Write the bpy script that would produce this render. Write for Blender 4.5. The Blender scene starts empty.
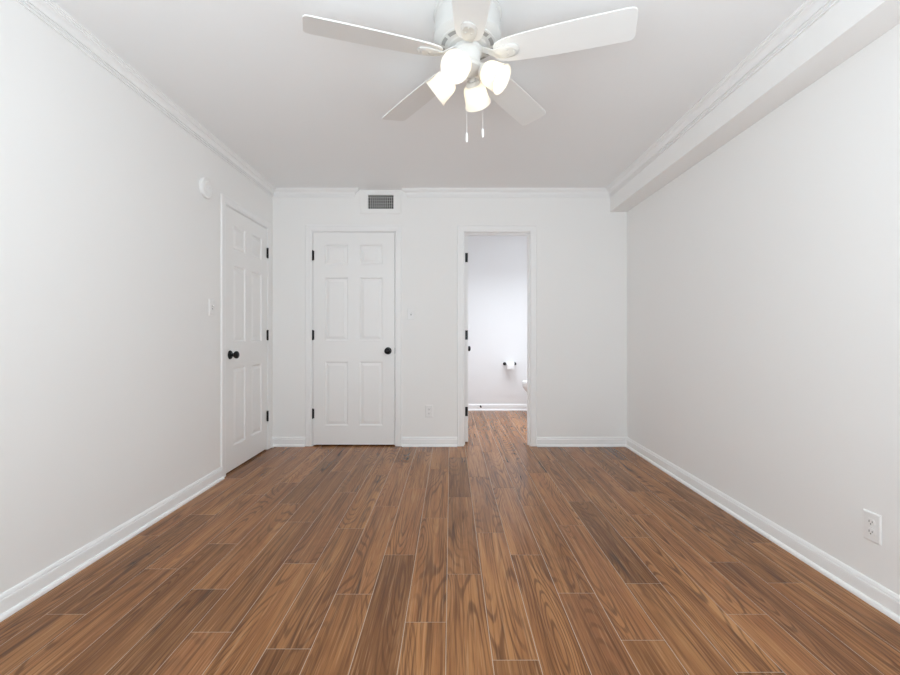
import bpy, bmesh, math, random
from mathutils import Vector, Matrix
random.seed(7)
S = bpy.context.scene
C = S.collection
PI = math.pi

# ---------------------------------------------------------------- camera
cam_d = bpy.data.cameras.new('camera')
cam = bpy.data.objects.new('camera', cam_d); C.objects.link(cam)
cam.location = (0, 0, 1.067); cam.rotation_euler = (PI/2, 0, 0)
cam_d.sensor_width = 36; cam_d.lens = 436/900*36
cam_d.shift_x = -0.7/900; cam_d.shift_y = -3.5/900
cam_d.clip_start = 0.02
S.camera = cam

# ---------------------------------------------------------------- light
EXPOSURE = 0.46
REAR_FILL_W = 62.0; SIDE_W = 19.0; BATH_W = 14.5; VANITY_W = 2.6; BULB = 4.2
S.view_settings.view_transform = 'Standard'; S.view_settings.look = 'None'
S.view_settings.gamma = 1; S.view_settings.use_curve_mapping = False
S.view_settings.exposure = EXPOSURE
S.cycles.max_bounces = 14; S.cycles.diffuse_bounces = 10; S.cycles.glossy_bounces = 4
S.cycles.use_denoising = True; S.cycles.denoising_input_passes = 'RGB_ALBEDO_NORMAL'; S.cycles.denoising_prefilter = 'ACCURATE'; S.cycles.use_adaptive_sampling = False; S.cycles.caustics_reflective = False; S.cycles.caustics_refractive = False; S.cycles.sample_clamp_indirect = 3; S.cycles.blur_glossy = 1
w = bpy.data.worlds.new('sky'); S.world = w; w.use_nodes = True
bg = w.node_tree.nodes['Background']; bg.inputs[0].default_value = (.75, .87, 1, 1); bg.inputs[1].default_value = 1.0

def area(name, loc, rot, sx, sy, energy, col):
    l = bpy.data.lights.new(name, 'AREA'); l.shape = 'RECTANGLE'; l.size = sx; l.size_y = sy
    l.energy = energy; l.color = col
    o = bpy.data.objects.new(name, l); C.objects.link(o); o.location = loc; o.rotation_euler = rot
    return o
ROOM_Y0 = -1.40; XWL = -1.66
area('rear_fill', (0, ROOM_Y0+.60, 1.15), (PI/2+1.0, 0, 0), 2.8, 1.6, REAR_FILL_W, (.845, .935, 1.0))  # added fill panel inside the room, tilted up to bounce off the ceiling
area('right_side_fill', (1.65, -.42, 1.40), (PI/2, 0, PI/2), 1.5, 1.3, SIDE_W, (.86, .95, .985))  # added fill to brighten the left wall, no known source there
area('left_side_fill', (XWL, -.42, 1.40), (PI/2, 0, -PI/2), 1.5, 1.3, SIDE_W*.8, (.86, .95, .985))  # matching added fill that evens out the right wall
b = area('bathroom_fill', (.72, 5.10, 2.40), (0, 0, 0), 1.5, 1.1, BATH_W, (.86, .92, 1.0)); b.data.spread = math.radians(100)  # soft overhead panel added to brighten the floor and even the walls
b = area('vanity_lamp', (1.50, 4.55, 2.0), (0, 0, 0), .25, .1, VANITY_W, (.86, .92, 1.0))
b.rotation_euler = (Vector((1.50, 4.55, 2.0)) - Vector((.7, 6.0, .7))).to_track_quat('Z', 'Y').to_euler()

# ---------------------------------------------------------------- materials
def mat(name, col=(.8,.8,.8), rough=.5, metal=0, spec=.5, bump=None, emit=None, trans=None):
    m = bpy.data.materials.new(name); m.use_nodes = True
    nt = m.node_tree; b = nt.nodes['Principled BSDF']
    b.inputs['Base Color'].default_value = (*col, 1); b.inputs['Roughness'].default_value = rough
    b.inputs['Metallic'].default_value = metal; b.inputs['Specular IOR Level'].default_value = spec
    if emit: b.inputs['Emission Color'].default_value = (*emit[0], 1); b.inputs['Emission Strength'].default_value = emit[1]
    if bump:
        tc = nt.nodes.new('ShaderNodeTexCoord'); n = nt.nodes.new('ShaderNodeTexNoise'); bp = nt.nodes.new('ShaderNodeBump')
        n.inputs['Scale'].default_value = bump[0]; n.inputs['Detail'].default_value = 3
        bp.inputs['Strength'].default_value = bump[1]; bp.inputs['Distance'].default_value = .001
        nt.links.new(tc.outputs['Object'], n.inputs['Vector']); nt.links.new(n.outputs['Fac'], bp.inputs['Height'])
        nt.links.new(bp.outputs['Normal'], b.inputs['Normal'])
    return m
M = dict(
    wall=mat('wall_paint', (.875,.875,.868), .75, spec=.3, bump=(160,.05)),
    ceil=mat('ceiling_paint', (.875,.885,.89), .9, spec=.2, bump=(120,.05)),
    bath=mat('bathroom_paint', (.86,.865,.87), .7, spec=.3, bump=(160,.15)),
    trim=mat('trim_gloss', (.88,.882,.882), .42, bump=(8,.02)),
    door=mat('door_paint', (.865,.865,.86), .4, bump=(90,.08)),
    black=mat('black_metal', (.012,.012,.013), .38, metal=.6, bump=(200,.1)),
    fan=mat('fan_enamel', (.66,.66,.645), .5, bump=(100,.05)),
    fandark=mat('fan_slot', (.34,.34,.33), .8, bump=(100,.1)),
    blade=mat('fan_blade', (.77,.77,.76), .6, bump=(80,.08)),
    plastic=mat('white_plastic', (.85,.85,.845), .35, bump=(300,.04)),
    slot=mat('slot_dark', (.10,.10,.10), .7, bump=(200,.1)),
    duct=mat('duct_dark', (.035,.035,.037), .8, bump=(50,.1)),
    grille=mat('grille_metal', (.50,.50,.49), .45, bump=(150,.08)),
    china=mat('porcelain', (.88,.88,.88), .12, bump=(20,.02)),
    paper=mat('tissue', (.9,.9,.9), .95, bump=(400,.5)),
    chain=mat('chain_metal', (.8,.8,.78), .35, metal=.3, bump=(500,.1)),
    rubber=mat('black_rubber', (.02,.02,.02), .7, bump=(200,.1)),
    pane=mat('window_glass', (.9,.95,1), .02, bump=(3,.01)),
    bulb=mat('bulb_glow', (1,1,1), .4, emit=((1.0,.92,.80), BULB), bump=(20,.01)),
    grout=mat('grout', (.46,.35,.26), .9, bump=(300,.3)),
)
M['pane'].node_tree.nodes['Principled BSDF'].inputs['Transmission Weight'].default_value = 1
def shade_mat():
    m = bpy.data.materials.new('frosted_shade'); m.use_nodes = True; nt = m.node_tree; N = nt.nodes
    b = N['Principled BSDF']; out = N['Material Output']
    b.inputs['Base Color'].default_value = (.9,.88,.84,1); b.inputs['Roughness'].default_value = .35
    t = N.new('ShaderNodeBsdfTranslucent'); t.inputs[0].default_value = (.98,.94,.86,1)
    n = N.new('ShaderNodeTexNoise'); n.inputs['Scale'].default_value = 25
    r = N.new('ShaderNodeMapRange'); r.inputs[3].default_value = .40; r.inputs[4].default_value = .46
    mx = N.new('ShaderNodeMixShader'); nt.links.new(n.outputs['Fac'], r.inputs[0]); nt.links.new(r.outputs[0], mx.inputs[0])
    nt.links.new(b.outputs[0], mx.inputs[1]); nt.links.new(t.outputs[0], mx.inputs[2]); nt.links.new(mx.outputs[0], out.inputs[0])
    return m
M['shade'] = shade_mat()

def wood_mat():
    m = bpy.data.materials.new('wood_look_tile'); m.use_nodes = True; nt = m.node_tree; N = nt.nodes; L = nt.links
    b = N['Principled BSDF']
    def math_(op, a, c=None, d=None):
        n = N.new('ShaderNodeMath'); n.operation = op
        for i, v in enumerate((a, c, d)):
            if v is None: continue
            if isinstance(v, (int, float)): n.inputs[i].default_value = v
            else: L.new(v, n.inputs[i])
        return n.outputs[0]
    def vadd(a, c):
        n = N.new('ShaderNodeVectorMath'); n.operation = 'ADD'; L.new(a, n.inputs[0])
        L.new(c, n.inputs[1]); return n.outputs[0]
    def vmul(a, v):
        n = N.new('ShaderNodeVectorMath'); n.operation = 'MULTIPLY'; L.new(a, n.inputs[0]); n.inputs[1].default_value = v; return n.outputs[0]
    def noise(v, scale, detail=2, rough=.5, dist=0):
        n = N.new('ShaderNodeTexNoise'); L.new(v, n.inputs['Vector']); n.inputs['Scale'].default_value = scale
        n.inputs['Detail'].default_value = detail; n.inputs['Roughness'].default_value = rough; n.inputs['Distortion'].default_value = dist
        return n.outputs['Fac']
    def rng(v, a, c, d=0, e=1, smooth=True):
        n = N.new('ShaderNodeMapRange'); L.new(v, n.inputs[0]); n.interpolation_type = 'SMOOTHSTEP' if smooth else 'LINEAR'
        for i, x in zip((1,2,3,4), (a,c,d,e)): n.inputs[i].default_value = x
        return n.outputs[0]
    def mix(f, a, c, mode='MIX'):
        n = N.new('ShaderNodeMix'); n.data_type = 'RGBA'; n.blend_type = mode
        if isinstance(f, (int, float)): n.inputs[0].default_value = f
        else: L.new(f, n.inputs[0])
        for i, v in ((6, a), (7, c)):
            if isinstance(v, tuple): n.inputs[i].default_value = (*v, 1)
            else: L.new(v, n.inputs[i])
        return n.outputs[2]
    tc = N.new('ShaderNodeTexCoord'); at = N.new('ShaderNodeAttribute'); at.attribute_name = 'plank'
    sp = N.new('ShaderNodeSeparateColor'); L.new(at.outputs['Color'], sp.inputs[0])
    R, G, B = sp.outputs
    P = vadd(tc.outputs['Object'], vmul(at.outputs['Color'], (37, 53, 71)))
    # plain-sawn cathedral figure: contour lines of a long soft noise
    n1 = noise(vmul(P, (8.0, .95, 1)), 1, .6, .4, .06)
    wob = noise(vmul(P, (40, 3, 1)), 1, 2)
    ph = math_('MULTIPLY_ADD', n1, 150.0, math_('MULTIPLY', wob, 2.2))
    ring = math_('SINE', ph)
    ring = rng(ring, .1, 1.0)
    cath = rng(noise(vmul(P, (9, .9, 3)), 1, 1), .40, .62)
    ring = math_('MULTIPLY', ring, math_('MULTIPLY_ADD', cath, .85, .15))
    fib = noise(vmul(P, (120, 2.2, 1)), 1, 3, .75)
    fib2 = noise(vmul(P, (62, 1.0, 1)), 1, 3, .65)
    band = noise(vmul(P, (16, 1.1, 1)), 1, 3, .55, .4)
    blot = noise(vmul(P, (17, 1.5, 2)), 1, 3, .6, .5)
    light = (.46, .218, .086); mid = (.262, .110, .041); dark = (.092, .038, .016); deep = (.035, .019, .013)
    c = mix(rng(band, .34, .66), mid, light)
    c = mix(math_('MULTIPLY', rng(B, 0, 1, smooth=False), .48), c, mid)
    c = mix(math_('MULTIPLY', rng(R, .2, 1), .50), c, dark)
    c = mix(math_('MULTIPLY', rng(G, .6, 1), .25), c, (.40, .165, .075))
    c = mix(math_('MULTIPLY', rng(fib2, .52, .66), .60), c, dark)
    c = mix(math_('MULTIPLY', ring, .70), c, dark)
    c = mix(math_('MULTIPLY', rng(blot, .60, .74), .80), c, deep)
    c = mix(math_('MULTIPLY', rng(fib, .52, .66), .62), c, dark)
    c = mix(math_('MULTIPLY', rng(fib, .46, .32), .38), c, (.56, .32, .165))
    L.new(c, b.inputs['Base Color'])
    L.new(rng(fib, .3, .7, .20, .27), b.inputs['Roughness'])
    b.inputs['Specular IOR Level'].default_value = .23
    bp = N.new('ShaderNodeBump'); bp.inputs['Strength'].default_value = .12; bp.inputs['Distance'].default_value = .0006
    L.new(fib, bp.inputs['Height']); L.new(bp.outputs[0], b.inputs['Normal'])
    return m
M['wood'] = wood_mat()

# ---------------------------------------------------------------- helpers
def obj(name, bm, m, parent=None, smooth=None, bevel=None):
    me = bpy.data.meshes.new(name); bmesh.ops.recalc_face_normals(bm, faces=bm.faces[:])
    if smooth is not None:
        for f in bm.faces: f.smooth = True
        for e in bm.edges:
            if len(e.link_faces) == 2 and e.calc_face_angle(0) > math.radians(smooth): e.smooth = False
    bm.to_mesh(me); bm.free()
    for x in (m if isinstance(m, (list, tuple)) else [m]): me.materials.append(x)
    o = bpy.data.objects.new(name, me); C.objects.link(o)
    if parent: o.parent = parent
    if bevel:
        md = o.modifiers.new('bevel', 'BEVEL'); md.width = bevel; md.segments = 2; md.limit_method = 'ANGLE'
    return o
def tag(o, label, cat, group=None, kind=None):
    o['label'] = label; o['category'] = cat
    if group: o['group'] = group
    if kind: o['kind'] = kind
    return o
def empty(name, loc, rot=(0,0,0)):
    o = bpy.data.objects.new(name, None); C.objects.link(o); o.location = loc; o.rotation_euler = rot
    o.empty_display_size = .05
    return o
def box(bm, x0, x1, y0, y1, z0, z1, mi=0):
    v = [bm.verts.new((x, y, z)) for x in (x0, x1) for y in (y0, y1) for z in (z0, z1)]
    for q in ((0,1,3,2),(4,6,7,5),(0,4,5,1),(2,3,7,6),(0,2,6,4),(1,5,7,3)):
        f = bm.faces.new([v[i] for i in q]); f.material_index = mi
    return v
def lathe(bm, prof, n=32, mtx=Matrix(), sx=1, sy=1):
    rings = []
    for r, z in prof:
        if r < 1e-6: rings.append([bm.verts.new(mtx @ Vector((0, 0, z)))])
        else: rings.append([bm.verts.new(mtx @ Vector((r*sx*math.cos(2*PI*k/n), r*sy*math.sin(2*PI*k/n), z))) for k in range(n)])
    for a, b in zip(rings, rings[1:]):
        for k in range(n):
            j = (k+1) % n
            if len(a) == 1 and len(b) == 1: continue
            if len(a) == 1: bm.faces.new((a[0], b[j], b[k]))
            elif len(b) == 1: bm.faces.new((a[k], a[j], b[0]))
            else: bm.faces.new((a[k], a[j], b[j], b[k]))
def tube(bm, pts, r, n=10, caps=True):
    pts = [Vector(p) for p in pts]; rings = []
    rr = r if isinstance(r, (list, tuple)) else [r]*len(pts)
    for i, p in enumerate(pts):
        d = (pts[min(i+1, len(pts)-1)] - pts[max(i-1, 0)]).normalized()
        q = d.to_track_quat('Z', 'Y')
        rings.append([bm.verts.new(p + q @ Vector((rr[i]*math.cos(2*PI*k/n), rr[i]*math.sin(2*PI*k/n), 0))) for k in range(n)])
    for a, b in zip(rings, rings[1:]):
        for k in range(n): bm.faces.new((a[k], a[(k+1)%n], b[(k+1)%n], b[k]))
    if caps: bm.faces.new(rings[0][::-1]); bm.faces.new(rings[-1])
def sweep(bm, path, prof):
    """profile (offset to the right of travel, z) swept along an XY path with mitred corners"""
    path = [Vector(p) for p in path]; rings = []
    for i, p in enumerate(path):
        ns = []
        if i > 0: d = (p - path[i-1]).normalized(); ns.append(Vector((d.y, -d.x)))
        if i < len(path)-1: d = (path[i+1] - p).normalized(); ns.append(Vector((d.y, -d.x)))
        if len(ns) == 2: s = ns[0] + ns[1]; m = s / (1 + ns[0].dot(ns[1]))
        else: m = ns[0]
        rings.append([bm.verts.new((p.x + m.x*o, p.y + m.y*o, z)) for o, z in prof])
    n = len(prof)
    for a, b in zip(rings, rings[1:]):
        for k in range(n): bm.faces.new((a[k], a[(k+1)%n], b[(k+1)%n], b[k]))
    bm.faces.new(rings[0][::-1]); bm.faces.new(rings[-1])
def wall(bm, axis, a0, a1, t0, t1, z0, z1, holes=()):
    """wall along axis ('x' or 'y') from a0 to a1, thickness t0..t1, holes (h0,h1,zb,zt)"""
    def bx(p0, p1, q0, q1):
        if p1-p0 < 1e-5 or q1-q0 < 1e-5: return
        if axis == 'x': box(bm, p0, p1, t0, t1, q0, q1)
        else: box(bm, t0, t1, p0, p1, q0, q1)
    cuts = sorted({a0, a1, *[h[0] for h in holes], *[h[1] for h in holes]})
    for p0, p1 in zip(cuts, cuts[1:]):
        mid = (p0+p1)/2; z = z0
        for h in sorted([h for h in holes if h[0] < mid < h[1]], key=lambda h: h[2]):
            bx(p0, p1, z, h[2]); z = h[3]
        bx(p0, p1, z, z1)

# ---------------------------------------------------------------- dimensions
XL, XR, YB, ZC = -1.695, 1.680, 4.150, 2.440
WT = .12
YBB = 6.09                       # bathroom far wall
DH = 2.035                       # door height
CL0, CL1 = -1.309, -.534         # closet slab
LD0, LD1 = 3.285, 4.022          # side door slab (along Y)
BD0, BD1 = .128, .752            # bathroom opening clear width
G = .004; J = .018               # gap, jamb thickness
SOF_X, SOF_Z = 1.518, 2.230
RY = ROOM_Y0

# ---------------------------------------------------------------- floor (wood-look tile planks)
def build_floor():
    bm = bmesh.new(); lay = bm.loops.layers.float_color.new('plank')
    W = .1525; Lp = .9144; X0 = -.016; g = .0010
    ends = {0:1.938,-1:1.615,-2:2.107,-3:1.789,-4:1.478,1:1.427,2:2.107,3:1.796,4:1.520,5:1.865,6:1.376,7:1.661,
            8:2.040,9:1.870,-6:1.561,-5:2.027,-10:1.661,-9:1.981,-7:1.824,-8:2.218,-11:2.306}
    xa, xb, ya, yb = XL-.14, XR+.12, RY-.12, YBB+.1
    r = random.Random(11)
    for k in range(-13, 12):
        e = ends.get(k, 1.5 + r.random()*.9)
        c0, c1 = max(X0+k*W+g, xa), min(X0+(k+1)*W-g, xb)
        if c1 - c0 < .004: continue
        j = math.floor((ya-e)/Lp)
        while e + j*Lp < yb:
            y0, y1 = max(e+j*Lp+g, ya), min(e+(j+1)*Lp-g, yb); j += 1
            if y1 - y0 < .004: continue
            col = (r.random(), r.random(), r.random(), 1)
            b = .0006
            top = [bm.verts.new(v) for v in ((c0+b, y0+b, 0), (c1-b, y0+b, 0), (c1-b, y1-b, 0), (c0+b, y1-b, 0))]
            bot = [bm.verts.new(v) for v in ((c0, y0, -.0012), (c1, y0, -.0012), (c1, y1, -.0012), (c0, y1, -.0012))]
            fs = [bm.faces.new(top)] + [bm.faces.new((bot[i], bot[(i+1)%4], top[(i+1)%4], top[i])) for i in range(4)]
            for f in fs:
                for l in f.loops: l[lay] = col
    fs = box(bm, xa, xb, ya, yb, -.06, -.0007, 1)
    o = obj('floor', bm, [M['wood'], M['grout']])
    return tag(o, 'brown wood-look plank tile floor with pale grout running towards the doors', 'floor', kind='structure')
build_floor()

# ---------------------------------------------------------------- shell
HB = (BD0-J, BD1+J, 0, DH+J)
HC = (CL0-G-J, CL1+G+J, 0, DH+G+J)
HL = (LD0-G-J, LD1+G+J, 0, DH+G+J)
VX0, VX1, VZ0, VZ1 = -.790, -.538, 2.250, 2.394      # vent hole
def struct(name, bm, m, label, cat, bevel=None, smooth=None):
    return tag(obj(name, bm, m, bevel=bevel, smooth=smooth), label, cat, kind='structure')
bm = bmesh.new(); wall(bm, 'y', RY-WT, YB, XL-WT, XL, 0, ZC, [(-1.20,.36,.72,2.08), HL])
struct('wall_left', bm, M['wall'], 'long plain white wall on the left with a door at its far end', 'wall')
bm = bmesh.new(); wall(bm, 'y', RY-WT, YB+WT, XR, XR+WT, 0, ZC, [(-1.20,.36,.72,2.08)])
struct('wall_right', bm, M['wall'], 'plain white wall on the right under the boxed soffit', 'wall')
bm = bmesh.new()
hs = [HC, (VX0, VX1, VZ0, VZ1), HB]
wall(bm, 'x', XL-WT, XR, YB, YB+WT, 0, ZC, hs)
struct('wall_back', bm, M['wall'], 'far white wall with the closet door and the open bathroom doorway', 'wall')
bm = bmesh.new(); wall(bm, 'x', XL, XR, RY-WT, RY, 0, ZC, [(-1.48, 1.48, .12, 2.28)])
struct('wall_front', bm, M['wall'], 'white wall behind the viewer around the large added glazing', 'wall')
bm = bmesh.new(); box(bm, XL-.9, XR+WT, RY-WT, YBB+WT, ZC, ZC+.08)
struct('ceiling', bm, M['ceil'], 'flat white ceiling that carries the ceiling fan', 'ceiling')
bm = bmesh.new(); box(bm, SOF_X, XR, RY, YB, SOF_Z, ZC)
struct('trim_soffit', bm, M['wall'], 'white boxed soffit running along the top of the right wall', 'soffit', bevel=.002)
# bathroom shell, closet and hall behind the closed doors
BX0, BX1 = -.36, 1.64
bm = bmesh.new(); wall(bm, 'x', XL-.9, XR+WT, YBB, YBB+WT, 0, ZC)
struct('wall_bathroom_back', bm, M['bath'], 'pale cool white bathroom wall seen through the open doorway', 'wall')
bm = bmesh.new(); wall(bm, 'y', YB+WT, YBB, BX0-WT, BX0, 0, ZC)
struct('wall_bathroom_left', bm, M['bath'], 'bathroom side wall behind the opened door', 'wall')
bm = bmesh.new(); wall(bm, 'y', YB+WT, YBB, BX1, BX1+WT, 0, ZC)
struct('wall_bathroom_right', bm, M['bath'], 'bathroom side wall behind the toilet', 'wall')
bm = bmesh.new(); wall(bm, 'x', XL, BX0-WT, YB+WT+.62, YB+WT+.70, 0, ZC)
struct('wall_closet', bm, M['wall'], 'back wall inside the closet behind its closed door', 'wall')
bm = bmesh.new(); wall(bm, 'y', 2.60, YBB, XL-.9, XL-.82, 0, ZC); wall(bm, 'x', XL-.82, XL-WT, 2.60, 2.68, 0, ZC)
box(bm, XL-.9, XL-.14, 2.60, YBB+WT, -.06, -.0005)
struct('wall_hall', bm, M['wall'], 'hall wall behind the closed side door', 'wall')

# glazing behind the camera, added to give the daylight a source
bm = bmesh.new()
for x0, x1, z0, z1 in ((-1.48,1.48,.12,.18),(-1.48,1.48,2.22,2.28),(-1.48,-1.42,.18,2.22),(1.42,1.48,.18,2.22),(-.03,.03,.18,2.22)):
    box(bm, x0, x1, RY-.09, RY-.03, z0, z1)
wf = struct('window_1', bm, M['trim'], 'large white framed glazing added behind the viewer as a daylight source', 'window', bevel=.003)
for x0, x1 in ((-1.42,-.03),(.03,1.42)):
    bm = bmesh.new(); box(bm, x0, x1, RY-.063, RY-.057, .18, 2.22); obj('window_pane', bm, M['pane'], wf)

for n, xo, lab in ((2, XR+.06, 'white framed glazing added in the right wall to light the left wall'), (3, XL-.06, 'white framed glazing added in the left wall to light the right wall')):  # both side openings are added to brighten the opposite walls
    bm = bmesh.new()
    for y0, y1, z0, z1 in ((-1.20,.36,.72,.77),(-1.20,.36,2.03,2.08),(-1.20,-1.15,.77,2.03),(.31,.36,.77,2.03),(-1.15,.31,1.38,1.42)):
        box(bm, xo-.03, xo+.03, y0, y1, z0, z1)
    wf = struct('window_%d' % n, bm, M['trim'], lab, 'window', bevel=.003)
    for z0, z1 in ((.77,1.38),(1.42,2.03)):
        bm = bmesh.new(); box(bm, xo-.003, xo+.003, -1.15, .31, z0, z1); obj('window_pane', bm, M['pane'], wf)

# ---------------------------------------------------------------- crown and baseboards
crown = [(0,ZC), (0,ZC-.074), (.009,ZC-.074), (.010,ZC-.068), (.0045,ZC-.0655), (.0045,ZC-.063), (.014,ZC-.061), (.015,ZC-.055), (.010,ZC-.053), (.010,ZC-.0515), (.019,ZC-.050)]
for i in range(7):
    a = i/6*PI/2; crown.append((.019+.024*(1-math.cos(a)), ZC-.052+.032*math.sin(a)))
crown += [(.043,ZC-.015), (.048,ZC-.0145), (.050,ZC-.009), (.055,ZC-.0085), (.056,ZC)]
def crown_obj(name, path, label):
    bm = bmesh.new(); sweep(bm, path, crown)
    struct(name, bm, M['trim'], label, 'crown moulding', smooth=25)
CV0, CV1 = -.925, -.405
crown_obj('trim_crown_left', [(XL,RY),(XL,YB),(CV0,YB),(CV0,YB+.03)], 'white crown moulding along the left wall, turning the corner to the air vent')
crown_obj('trim_crown_right', [(CV1,YB+.03),(CV1,YB),(SOF_X,YB),(SOF_X,RY)], 'white crown moulding from the air vent to the soffit and along its side')
base = [(0,0),(0,.088),(.005,.086),(.009,.081),(.011,.075),(.006,.073),(.006,.070),(.013,.067),(.0145,.060),(.0145,.020)]
for i in range(7):
    a = i/6*PI/2; base.append((.0145+.014*math.sin(a), .003+.016*math.cos(a)))
base.append((.0285,0))
CW = .064
def base_obj(name, path, label):
    bm = bmesh.new(); sweep(bm, path, base)
    struct(name, bm, M['trim'], label, 'baseboard', smooth=25)
base_obj('baseboard_left', [(XL,RY),(XL,LD0-G-CW-.004)], 'white baseboard along the left wall up to the side door')
base_obj('baseboard_corner', [(XL,LD1+G+CW+.004),(XL,YB),(CL0-G-CW-.004,YB)], 'short white baseboard in the far left corner between the two closed doors')
base_obj('baseboard_back', [(CL1+G+CW+.004,YB),(BD0-CW-.002,YB)], 'white baseboard on the far wall between closet door and open doorway')
base_obj('baseboard_right', [(BD1+CW+.002,YB),(XR,YB),(XR,RY)], 'white baseboard right of the open doorway and along the right wall')
base_obj('baseboard_bathroom', [(BX0,YB+WT),(BX0,YBB),(BX1,YBB),(BX1,YB+WT)], 'white baseboard inside the bathroom')

# ---------------------------------------------------------------- door casings (frames)
cas = [(0,0),(CW,0),(CW,.004),(CW-.004,.0085),(.052,.0105),(.047,.0085),(.030,.0085),(.016,.0085),(.013,.0055),(.010,.0075),(.004,.0075),(0,.004)]
def casing(bm, a0, a1, zt, place):
    """U shaped casing around an opening; place(a, z, out) -> xyz; profile x=away from opening, y=out of the wall"""
    rings = []
    for (a, z, da, dz) in ((a0,0,-1,0),(a0,zt,-1,1),(a1,zt,1,1),(a1,0,1,0)):
        rings.append([bm.verts.new(place(a+da*o, z+dz*o, t)) for o, t in cas])
    n = len(cas)
    for p, q in zip(rings, rings[1:]):
        for k in range(n): bm.faces.new((p[k], p[(k+1)%n], q[(k+1)%n], q[k]))
    bm.faces.new(rings[0]); bm.faces.new(rings[-1][::-1])
def jamb(bm, a0, a1, zt, place, stop=None):
    def b(p0, p1, z0, z1, t0, t1):
        v = box(bm, 0,1,0,1,0,1)
        k = 0
        for a in (p0, p1):
            for t in (t0, t1):
                for z in (z0, z1): v[k].co = place(a, z, t); k += 1
    b(a0-J, a0, 0, zt+J, -WT+.0, 0); b(a1, a1+J, 0, zt+J, -WT, 0); b(a0, a1, zt, zt+J, -WT, 0)
    if stop:
        s0, s1 = stop
        b(a0, a0+.011, 0, zt, s0, s1); b(a1-.011, a1, 0, zt, s0, s1); b(a0+.011, a1-.011, zt-.011, zt, s0, s1)
back = lambda a, z, t: Vector((a, YB-t, z))
left = lambda a, z, t: Vector((XL+t, a, z))
bathin = lambda a, z, t: Vector((a, YB+WT+t, z))
def frame(name, a0, a1, zt, place, label, stop, second=None):
    bm = bmesh.new(); casing(bm, a0-.004, a1+.004, zt+.004, place); jamb(bm, a0, a1, zt, place, stop)
    if second: casing(bm, a0-.004, a1+.004, zt+.004, second)
    return struct(name, bm, M['trim'], label, 'door frame')
frame('trim_closet_door', CL0-G, CL1+G, DH+G, back, 'white casing around the closed closet door on the far wall', (-.075,-.040))
frame('trim_side_door', LD0-G, LD1+G, DH+G, left, 'white casing around the closed door in the left wall', (-.075,-.040))
frame('trim_bathroom_door', BD0, BD1, DH, back, 'white casing around the open bathroom doorway', (-.080,-.045), bathin)

# ---------------------------------------------------------------- doors
def door_face(bm, W, H, y, s):
    """six raised-panel face in the xz plane at y; s=+1 pushes recesses towards +y"""
    xs = [0, .115, .115+(W-.34)/2, .225+(W-.34)/2, W-.115, W]
    zt = [0, .118, .305, .432, 1.030, 1.232, 1.838, H]
    zs = [H-z for z in zt][::-1]
    def q(a): bm.faces.new([bm.verts.new(v) for v in a])
    prof = [(0,0),(.004,.007),(.009,.0105),(.016,.0105),(.038,.0025),(.042,.0025)]
    for i in range(5):
        for j in range(7):
            x0, x1, z0, z1 = xs[i], xs[i+1], zs[j], zs[j+1]
            if i in (1, 3) and j in (1, 3, 5):
                prev = None
                for o, d in prof:
                    cur = [(x0+o, y+s*d, z0+o), (x1-o, y+s*d, z0+o), (x1-o, y+s*d, z1-o), (x0+o, y+s*d, z1-o)]
                    if prev:
                        for k in range(4): q((prev[k], prev[(k+1)%4], cur[(k+1)%4], cur[k]))
                    prev = cur
                q(prev)
            else: q(((x0,y,z0),(x1,y,z0),(x1,y,z1),(x0,y,z1)))
def door(name, W, H, label, loc, rz, hinge_side, knob_both, bath=False):
    """local: width along +x, room face at y=0, thickness to +y"""
    T = .035
    bm = bmesh.new(); door_face(bm, W, H, 0, 1); door_face(bm, W, H, T, -1)
    v = [[bm.verts.new((x, y, z)) for y in (0, T)] for x, z in ((0,0),(W,0),(W,H),(0,H))]
    for k in range(4): bm.faces.new((v[k][0], v[(k+1)%4][0], v[(k+1)%4][1], v[k][1]))
    bmesh.ops.remove_doubles(bm, verts=bm.verts[:], dist=1e-5)
    o = obj(name, bm, M['door']); o.location = loc; o.rotation_euler = (0,0,rz)
    tag(o, label, 'door', kind='structure')
    hx = 0 if hinge_side < 0 else W
    for zc in (.296, 1.043, 1.800):
        bm = bmesh.new()
        if not bath:
            lathe(bm, [(0,zc-.050),(.0045,zc-.049),(.0072,zc-.045),(.0072,zc+.045),(.0045,zc+.049),(0,zc+.050)], 14,
                  Matrix.Translation((hx+hinge_side*.0015, -.0075, 0)))
            box(bm, hx-hinge_side*.010 if hinge_side>0 else hx-.008, hx+.008 if hinge_side>0 else hx+.010, -.0015, .003, zc-.044, zc+.044)
        else:
            lathe(bm, [(0,zc-.050),(.0045,zc-.049),(.0072,zc-.045),(.0072,zc+.045),(.0045,zc+.049),(0,zc+.050)], 14,
                  Matrix.Translation((-.004, T+.006, 0)))
            box(bm, -.0025, .0005, .003, T+.002, zc-.045, zc+.045)
        obj('hinge', bm, M['black'], o, smooth=35)
    kx = W-.062 if hinge_side < 0 else .062
    kz = .893
    def knob(s, y):
        bm = bmesh.new()
        mt = Matrix.Translation((kx, y, kz)) @ Matrix.Rotation(s*PI/2, 4, 'X')
        lathe(bm, [(0,0),(.034,0),(.034,.004),(.031,.008),(.016,.010),(.0125,.014),(.0125,.030),(.018,.033),(.0265,.040),(.0295,.049),(.0275,.058),(.020,.064),(.008,.066),(0,.066)], 28, mt)
        obj('door_knob', bm, M['black'], o, smooth=35)
    knob(1, 0)
    if knob_both: knob(-1, T)
    # latch edge plate
    bm = bmesh.new(); ex = W if hinge_side < 0 else 0
    box(bm, ex-.001, ex+.0012, .006, .029, kz-.028, kz+.028)
    box(bm, ex-.001, ex+.0028, .011, .024, kz-.010, kz+.010)
    obj('latch_plate', bm, M['black'], o)
    return o
ZF = .014
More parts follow.
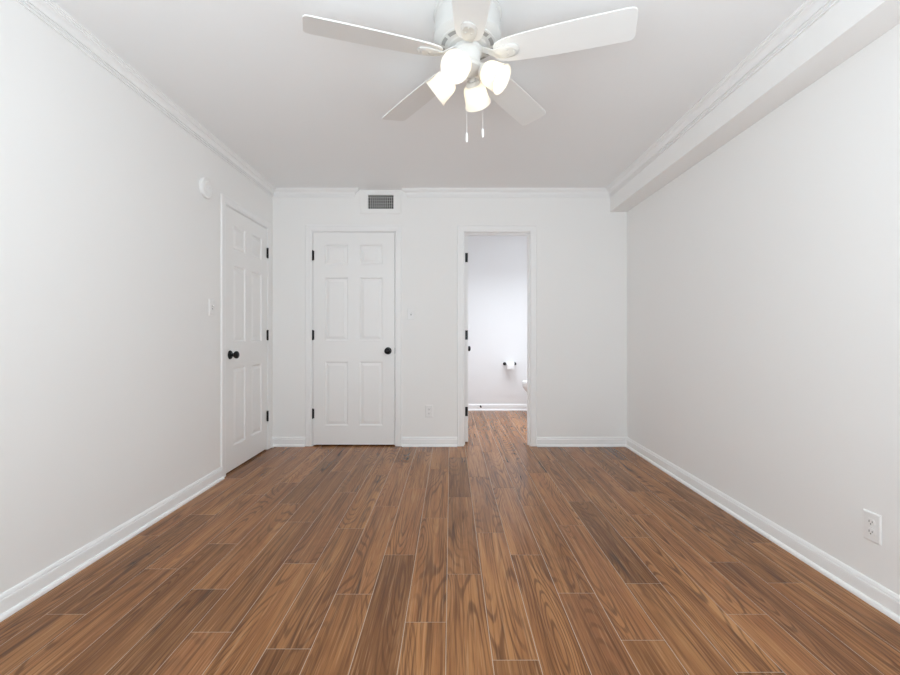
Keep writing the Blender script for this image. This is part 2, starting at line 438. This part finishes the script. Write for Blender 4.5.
door('door_1', CL1-CL0, DH-ZF, 'closed white six-panel closet door with round black knob on the far wall', (CL0, YB, ZF), 0, -1, True)
door('door_2', LD1-LD0, DH-ZF, 'closed white six-panel door in the left wall with round black knob', (XL, LD0, ZF), PI/2, 1, True)
door('door_3', .60, DH-.012, 'white bathroom door swung open, seen edge-on with three black hinges', (BD0+.042, YB+WT-.008, ZF), PI/2+.03, -1, True, bath=True)

# ---------------------------------------------------------------- ceiling fan
fan = tag(empty('ceiling_fan', (.072, 1.87, ZC)), 'white five-blade ceiling fan with four glowing frosted glass lights', 'ceiling fan')
bm = bmesh.new()
lathe(bm, [(0,0),(.142,0),(.146,-.006),(.146,-.016),(.139,-.022),(.139,-.082),(.143,-.092),(.143,-.112),(.136,-.122),(.120,-.131),(.118,-.137),(.084,-.146),(.080,-.150),(.070,-.152),(0,-.152)], 56)
house = obj('motor_housing', bm, M['fan'], fan, smooth=30)
for k in range(10):
    a = 2*PI*(k+.5)/10
    bm = bmesh.new()
    # curved cooling slot on the sloping underside
    n = 6; inner, outer = [], []
    for i in range(n+1):
        t = a + (i/n-.5)*.47
        for r, z, lst in ((.098,-.1433,inner),(.112,-.1395,outer)):
            lst.append((bm.verts.new((r*math.cos(t), r*math.sin(t), z)), bm.verts.new((r*math.cos(t), r*math.sin(t), z+.004))))
    for i in range(n):
        bm.faces.new((inner[i][0], inner[i+1][0], outer[i+1][0], outer[i][0]))
        bm.faces.new((inner[i][0], inner[i][1], inner[i+1][1], inner[i+1][0])); bm.faces.new((outer[i][0], outer[i+1][0], outer[i+1][1], outer[i][1]))
    for i in (0, n): bm.faces.new((inner[i][0], outer[i][0], outer[i][1], inner[i][1]))
    obj('cooling_slot', bm, M['fandark'], house)
bm = bmesh.new()
lathe(bm, [(0,-.150),(.060,-.150),(.064,-.155),(.064,-.166),(.056,-.172),(.054,-.215),(.060,-.221),(.062,-.232),(.058,-.243),(.044,-.254),(.020,-.262),(.010,-.270),(0,-.272)], 40)
hub = obj('light_kit_hub', bm, M['fan'], fan, smooth=30)
def blade(a):
    Zb = -.188; p = math.radians(-12)
    rot = Matrix.Rotation(a, 4, 'Z') @ Matrix.Translation((0,0,Zb)) @ Matrix.Rotation(p, 4, 'X')
    # outline (r along x, chord along y)
    top = [(.118,.030),(.126,.042),(.140,.051),(.170,.058),(.22,.064),(.30,.069),(.42,.073),(.54,.0745),(.645,.0745),(.660,.071),(.668,.062),(.671,.050)]
    out = top + [(x, -y) for x, y in top[::-1]]
    bm = bmesh.new()
    lo = [bm.verts.new(rot @ Vector((x, y, -.003))) for x, y in out]; hi = [bm.verts.new(rot @ Vector((x, y, .003))) for x, y in out]
    bm.faces.new(lo[::-1]); bm.faces.new(hi); n = len(out)
    for k in range(n): bm.faces.new((lo[k], lo[(k+1)%n], hi[(k+1)%n], hi[k]))
    b = obj('fan_blade', bm, M['blade'], fan, bevel=.0015)
    bm = bmesh.new()                                    # blade iron: arm and raised medallion
    o2 = [(.060,.016),(.090,.015),(.118,.018),(.140,.026),(.165,.032),(.195,.031),(.214,.022),(.221,.007)]
    o2 = o2 + [(x, -y) for x, y in o2[::-1]]
    def z_of(x): return -.004 if x > .12 else -.004 + (.12-x)*.62
    lo = [bm.verts.new(rot @ Vector((x, y, z_of(x)-.005))) for x, y in o2]; hi = [bm.verts.new(rot @ Vector((x, y, z_of(x)))) for x, y in o2]
    n = len(o2); bm.faces.new(hi)
    sm = [bm.verts.new(rot @ Vector((.175+(x-.175)*.72 if x > .12 else x+.004, y*.70, z_of(x)-(.010 if x > .12 else .007)))) for x, y in o2]
    for k in range(n):
        bm.faces.new((lo[k], lo[(k+1)%n], hi[(k+1)%n], hi[k])); bm.faces.new((lo[k], sm[k], sm[(k+1)%n], lo[(k+1)%n]))
    bm.faces.new(sm)
    for sx, sy in ((.172,.012),(.172,-.012),(.200,0)):
        lathe(bm, [(0,-.0165),(.0035,-.016),(.0045,-.0135),(.0045,-.012)], 10, rot @ Matrix.Translation((sx, sy, .0)))
    obj('blade_iron', bm, M['fan'], b, smooth=30)
for k in range(5): blade(math.radians(-90 + 72*k))
tilt = math.radians(35)
for k in range(4):
    a = math.radians(-111 + 90*k)                       # front-left, right, back, left
    u = Vector((math.cos(a), math.sin(a), 0)); ax = (u*math.cos(tilt) + Vector((0,0,-math.sin(tilt)))).normalized()
    neck = u*.072 + Vector((0,0,-.258))
    mt = Matrix.Translation(neck) @ ax.to_track_quat('Z', 'Y').to_matrix().to_4x4()
    bm = bmesh.new()
    tube(bm, [u*.046+Vector((0,0,-.228)), u*.062+Vector((0,0,-.238)), neck-ax*.006, neck+ax*.002], [.013,.013,.014,.016], 14)
    lathe(bm, [(0,-.010),(.024,-.010),(.030,-.004),(.032,.006),(.032,.014),(.029,.014),(.029,.0),(0,.0)], 28, mt)
    obj('shade_fitter', bm, M['fan'], hub, smooth=30)
    bm = bmesh.new()
    pr = [(.029,.002),(.031,.006),(.038,.010),(.045,.018),(.0495,.032),(.0515,.050),(.0535,.070),(.056,.086),(.0595,.094),(.061,.098)]
    lathe(bm, pr + [(r-.003, z) for r, z in pr[::-1]] + [pr[0]], 36, mt)
    sh = obj('lamp_shade', bm, M['shade'], fan, smooth=40)
    bm = bmesh.new()
    lathe(bm, [(0,.010),(.012,.012),(.013,.026),(.020,.038),(.0265,.052),(.0275,.062),(.024,.074),(.014,.083),(0,.086)], 24, mt)
    obj('light_bulb', bm, M['bulb'], sh, smooth=60)
for (x, y, z1) in ((-.005, -.060, -.572), (.062, -.048, -.548)):
    bm = bmesh.new(); tube(bm, [(x*.8, y*.8, -.236), (x, y, -.246), (x, y, z1+.03)], .0011, 6)
    ch = obj('pull_chain', bm, M['chain'], fan)
    bm = bmesh.new(); lathe(bm, [(0,z1+.034),(.003,z1+.032),(.0045,z1+.024),(.0048,z1+.008),(.004,z1-.004),(0,z1-.006)], 14, Matrix.Translation((x,y,0)))
    obj('pull_knob', bm, M['plastic'], ch, smooth=40)

# ---------------------------------------------------------------- air vent
vent = tag(empty('air_vent', ((VX0+VX1)/2, YB, VZ0)), 'white wall air vent with dark grid grille above the closet door', 'air vent')
def vb(bm, x0, x1, y0, y1, z0, z1): box(bm, x0-vent.location.x, x1-vent.location.x, y0-YB, y1-YB, z0-VZ0, z1-VZ0)
bm = bmesh.new()
ins = .006; ix0, ix1, iz0, iz1 = VX0+ins, VX1-ins, VZ0+ins, VZ1-ins
ox0, ox1, oz0, oz1 = -.862, -.470, 2.208, 2.432
f0, f1 = YB-.008, YB-.0005
rings = []
for (x0, x1, z0, z1, y) in ((ox0,ox1,oz0,oz1,f1),(ox0,ox1,oz0,oz1,f0+.004),(ox0+.010,ox1-.010,oz0+.008,oz1-.008,f0),(ix0-.006,ix1+.006,iz0-.006,iz1+.006,f0-.003),(ix0,ix1,iz0,iz1,f0-.003),(ix0,ix1,iz0,iz1,YB+.02)):
    rings.append([bm.verts.new((x-vent.location.x, y-YB, z-VZ0)) for x, z in ((x0,z0),(x1,z0),(x1,z1),(x0,z1))])
for a, b in zip(rings, rings[1:]):
    for k in range(4): bm.faces.new((a[k], a[(k+1)%4], b[(k+1)%4], b[k]))
obj('vent_frame', bm, M['wall'], vent)
bm = bmesh.new()
nb, nh = 12, 5
for i in range(1, nb):
    x = ix0 + (ix1-ix0)*i/nb; vb(bm, x-.0028, x+.0028, YB-.006, YB+.012, iz0, iz1)
for i in range(1, nh):
    z = iz0 + (iz1-iz0)*i/nh; vb(bm, ix0, ix1, YB-.009, YB-.0062, z-.0028, z+.0028)
obj('vent_grille', bm, M['grille'], vent)
bm = bmesh.new()
e = .0006
for (x0,x1,y0,y1,z0,z1) in ((VX0+e,VX1-e,YB+.108,YB+.112,VZ0+e,VZ1-e),(VX0+e,VX0+.003,YB+.021,YB+.108,VZ0+e,VZ1-e),(VX1-.003,VX1-e,YB+.021,YB+.108,VZ0+e,VZ1-e),(VX0+.003,VX1-.003,YB+.021,YB+.108,VZ0+e,VZ0+.003),(VX0+.003,VX1-.003,YB+.021,YB+.108,VZ1-.003,VZ1-e)):
    vb(bm, x0,x1,y0,y1,z0,z1)
obj('vent_duct', bm, M['duct'], vent)

# ---------------------------------------------------------------- smoke detector
sd = tag(empty('smoke_detector', (XL, 3.00, 2.072), (0, PI/2, 0)), 'round white smoke detector high on the left wall', 'smoke detector')
bm = bmesh.new(); lathe(bm, [(0,0),(.066,0),(.066,.010),(.063,.013),(0,.013)], 44); obj('mounting_base', bm, M['plastic'], sd, smooth=35)
bm = bmesh.new(); lathe(bm, [(0,.013),(.071,.013),(.0725,.016),(.071,.024),(.064,.029),(.050,.0305),(.047,.028),(.043,.028),(.040,.031),(.020,.032),(0,.032)], 44); obj('cover', bm, M['plastic'], sd, smooth=25)
bm = bmesh.new(); lathe(bm, [(0,.031),(.009,.031),(.009,.0335),(.007,.0345),(0,.0345)], 20); obj('test_button', bm, M['plastic'], sd, smooth=35)

# ---------------------------------------------------------------- switches and outlets (local: plate in xz, facing -y)
def plate_bm(W=.072, H=.116):
    bm = bmesh.new(); rings = []
    for i, y in ((0,0),(0,-.003),(.003,-.0055),(.006,-.0062)):
        rings.append([bm.verts.new((x, y, z)) for x, z in ((-W/2+i,-H/2+i),(W/2-i,-H/2+i),(W/2-i,H/2-i),(-W/2+i,H/2-i))])
    for a, b in zip(rings, rings[1:]):
        for k in range(4): bm.faces.new((a[k], a[(k+1)%4], b[(k+1)%4], b[k]))
    bm.faces.new(rings[0]); bm.faces.new(rings[-1]); return bm
def screws(zs, p):
    for z in zs:
        bm = bmesh.new(); lathe(bm, [(0,.0058),(.0034,.0058),(.003,.0072),(0,.0076)], 12, Matrix.Translation((0,0,z)) @ Matrix.Rotation(PI/2, 4, 'X'))
        obj('screw', bm, M['plastic'], p, smooth=35)
def light_switch(loc, rz, label):
    r = tag(empty('light_switch', loc, (0,0,rz)), label, 'light switch')
    pl = obj('wall_plate', plate_bm(), M['plastic'], r); screws((.042,-.042), pl)
    bm = bmesh.new(); box(bm, -.0055,.0055,-.0066,-.0058,-.0125,.0125); obj('switch_slot', bm, M['slot'], pl)
    bm = bmesh.new()
    v = box(bm, -.0045,.0045,-.018,-.005,-.002,.009)
    for q in v:
        if q.co.y > -.01: q.co.z = .0075 if q.co.z > 0 else -.0075
        else: q.co.z = .014 if q.co.z > .003 else .006
    obj('toggle', bm, M['plastic'], r, bevel=.0008)
def outlet(loc, rz, label):
    r = tag(empty('wall_outlet', loc, (0,0,rz)), label, 'electrical outlet')
    pl = obj('wall_plate', plate_bm(), M['plastic'], r); screws((0,), pl)
    for zc in (.0195, -.0195):
        bm = bmesh.new(); lo, hi = [], []
        for k in range(28):
            a = 2*PI*k/28; x = .0172*math.cos(a); z = max(-.0135, min(.0135, .0172*math.sin(a)))
            lo.append(bm.verts.new((x, -.005, zc+z))); hi.append(bm.verts.new((x, -.0078, zc+z)))
        bm.faces.new(lo); bm.faces.new(hi)
        for k in range(28): bm.faces.new((lo[k], lo[(k+1)%28], hi[(k+1)%28], hi[k]))
        rc = obj('receptacle', bm, M['plastic'], r)
        bm = bmesh.new()
        box(bm, -.0075,-.0053,-.0084,-.0072, zc-.0025, zc+.0062); box(bm, .0053,.0075,-.0084,-.0072, zc-.0015, zc+.0052)
        lathe(bm, [(0,.0072),(.0026,.0072),(.0026,.0084),(0,.0084)], 12, Matrix.Translation((0,0,zc-.0075)) @ Matrix.Rotation(PI/2, 4, 'X'))
        obj('slots', bm, M['slot'], rc)
light_switch((XL, 3.09, 1.255), PI/2, 'white toggle switch on the left wall beside the side door')
light_switch((-.377, YB, 1.258), 0, 'white toggle switch on the far wall right of the closet door')
outlet((-.205, YB, .333), 0, 'small white outlet low on the far wall between closet door and doorway')
outlet((XR, 1.736, .299), -PI/2, 'white duplex outlet low on the right wall, nearest the viewer')

# ---------------------------------------------------------------- bathroom things
hl = tag(empty('toilet_paper_holder', (.822, YBB, .652)), 'dark two-post toilet paper holder on the bathroom wall', 'toilet paper holder')
for s in (-1, 1):
    bm = bmesh.new()
    mt = Matrix.Translation((s*.070, 0, 0)) @ Matrix.Rotation(PI/2, 4, 'X')
    lathe(bm, [(0,0),(.022,0),(.022,.006),(.017,.010),(.010,.014),(.009,.050),(.014,.056),(.015,.070),(.011,.078),(0,.080)], 22, mt)
    obj('mounting_post', bm, M['black'], hl, smooth=35)
bm = bmesh.new(); tube(bm, [(-.070,-.064,0),(.070,-.064,0)], .0065, 14); obj('roller', bm, M['black'], hl, smooth=40)
bm = bmesh.new(); rx = Matrix.Translation((-.052,0,0)) @ Matrix.Rotation(PI/2, 4, 'Y')
lathe(bm, [(.020,0),(.043,0),(.044,.003),(.044,.101),(.043,.104),(.020,.104),(.020,0)], 40, rx)
v = box(bm, -.050,.050,-.0455,-.0445,-.050,.0)      # hanging sheet
roll = tag(obj('toilet_paper_roll', bm, M['paper'], smooth=35), 'white toilet paper roll hanging on the dark holder', 'toilet paper')
roll.location = (.822, YBB-.064, .6385)

def ell_ring(bm, cx, cy, z, rx0, rx1, ry, n=36, pw=1.0):
    """egg outline: rx0 towards -x, rx1 towards +x"""
    out = []
    for k in range(n):
        a = 2*PI*k/n; c, s = math.cos(a), math.sin(a)
        out.append(bm.verts.new((cx + (rx1 if c > 0 else rx0)*c, cy + ry*s, z)))
    return out
def loft(bm, rings, cap=True):
    for a, b in zip(rings, rings[1:]):
        n = len(a)
        for k in range(n): bm.faces.new((a[k], a[(k+1)%n], b[(k+1)%n], b[k]))
    if cap: bm.faces.new(rings[0][::-1]); bm.faces.new(rings[-1])
toi = tag(empty('toilet', (1.225, 5.63, 0)), 'white toilet mostly hidden behind the right side of the doorway', 'toilet')
bm = bmesh.new()
loft(bm, [ell_ring(bm, .05,0,z,a,b,c) for z,a,b,c in ((0,.17,.26,.115),(.03,.165,.26,.110),(.12,.155,.25,.100),(.20,.175,.24,.115),(.28,.25,.22,.150),(.34,.315,.20,.172),(.385,.345,.19,.182),(.405,.350,.19,.185),(.415,.345,.185,.180))])
obj('bowl', bm, M['china'], toi, smooth=50)
bm = bmesh.new(); box(bm, .20,.405,-.19,.19,.36,.395); obj('tank_shelf', bm, M['china'], toi, bevel=.01)
bm = bmesh.new()
loft(bm, [ell_ring(bm, .05,0,z,a,b,c) for z,a,b,c in ((.416,.348,.16,.184),(.420,.353,.163,.188),(.432,.353,.163,.188),(.436,.348,.16,.184))])
obj('toilet_seat', bm, M['plastic'], toi, smooth=40)
bm = bmesh.new()
loft(bm, [ell_ring(bm, .05,0,z,a,b,c) for z,a,b,c in ((.437,.346,.165,.183),(.441,.351,.168,.187),(.452,.351,.168,.187),(.461,.335,.16,.175),(.464,.30,.14,.150))])
obj('toilet_lid', bm, M['plastic'], toi, smooth=40)
bm = bmesh.new(); v = box(bm, .225,.405,-.215,.215,.395,.74)
for q in v:
    if q.co.z < .5: q.co.y *= .92
tank = obj('tank', bm, M['china'], toi, bevel=.02)
bm = bmesh.new(); box(bm, .215,.410,-.225,.225,.741,.770); obj('tank_lid', bm, M['china'], toi, bevel=.008)
bm = bmesh.new(); box(bm, .212,.226,-.17,-.15,.68,.70); tube(bm, [(.212,-.16,.69),(.206,-.13,.685),(.206,-.09,.68)], .005, 8); obj('flush_lever', bm, M['black'], tank)

ds = tag(empty('door_stop', (.417, YBB-.0145, .060)), 'small dark door stop on the bathroom baseboard', 'door stop')
bm = bmesh.new(); mt = Matrix.Rotation(PI/2, 4, 'X')
pr = [(0,0),(.012,0),(.012,.004),(.006,.008)]
for k in range(12): pr += [(.0065,.010+k*.004),(.005,.012+k*.004)]
lathe(bm, pr + [(0,.058)], 16, mt); obj('spring', bm, M['black'], ds, smooth=60)
bm = bmesh.new(); lathe(bm, [(0,.056),(.009,.056),(.0105,.060),(.010,.070),(.006,.074),(0,.074)], 16, mt); obj('rubber_tip', bm, M['rubber'], ds, smooth=40)
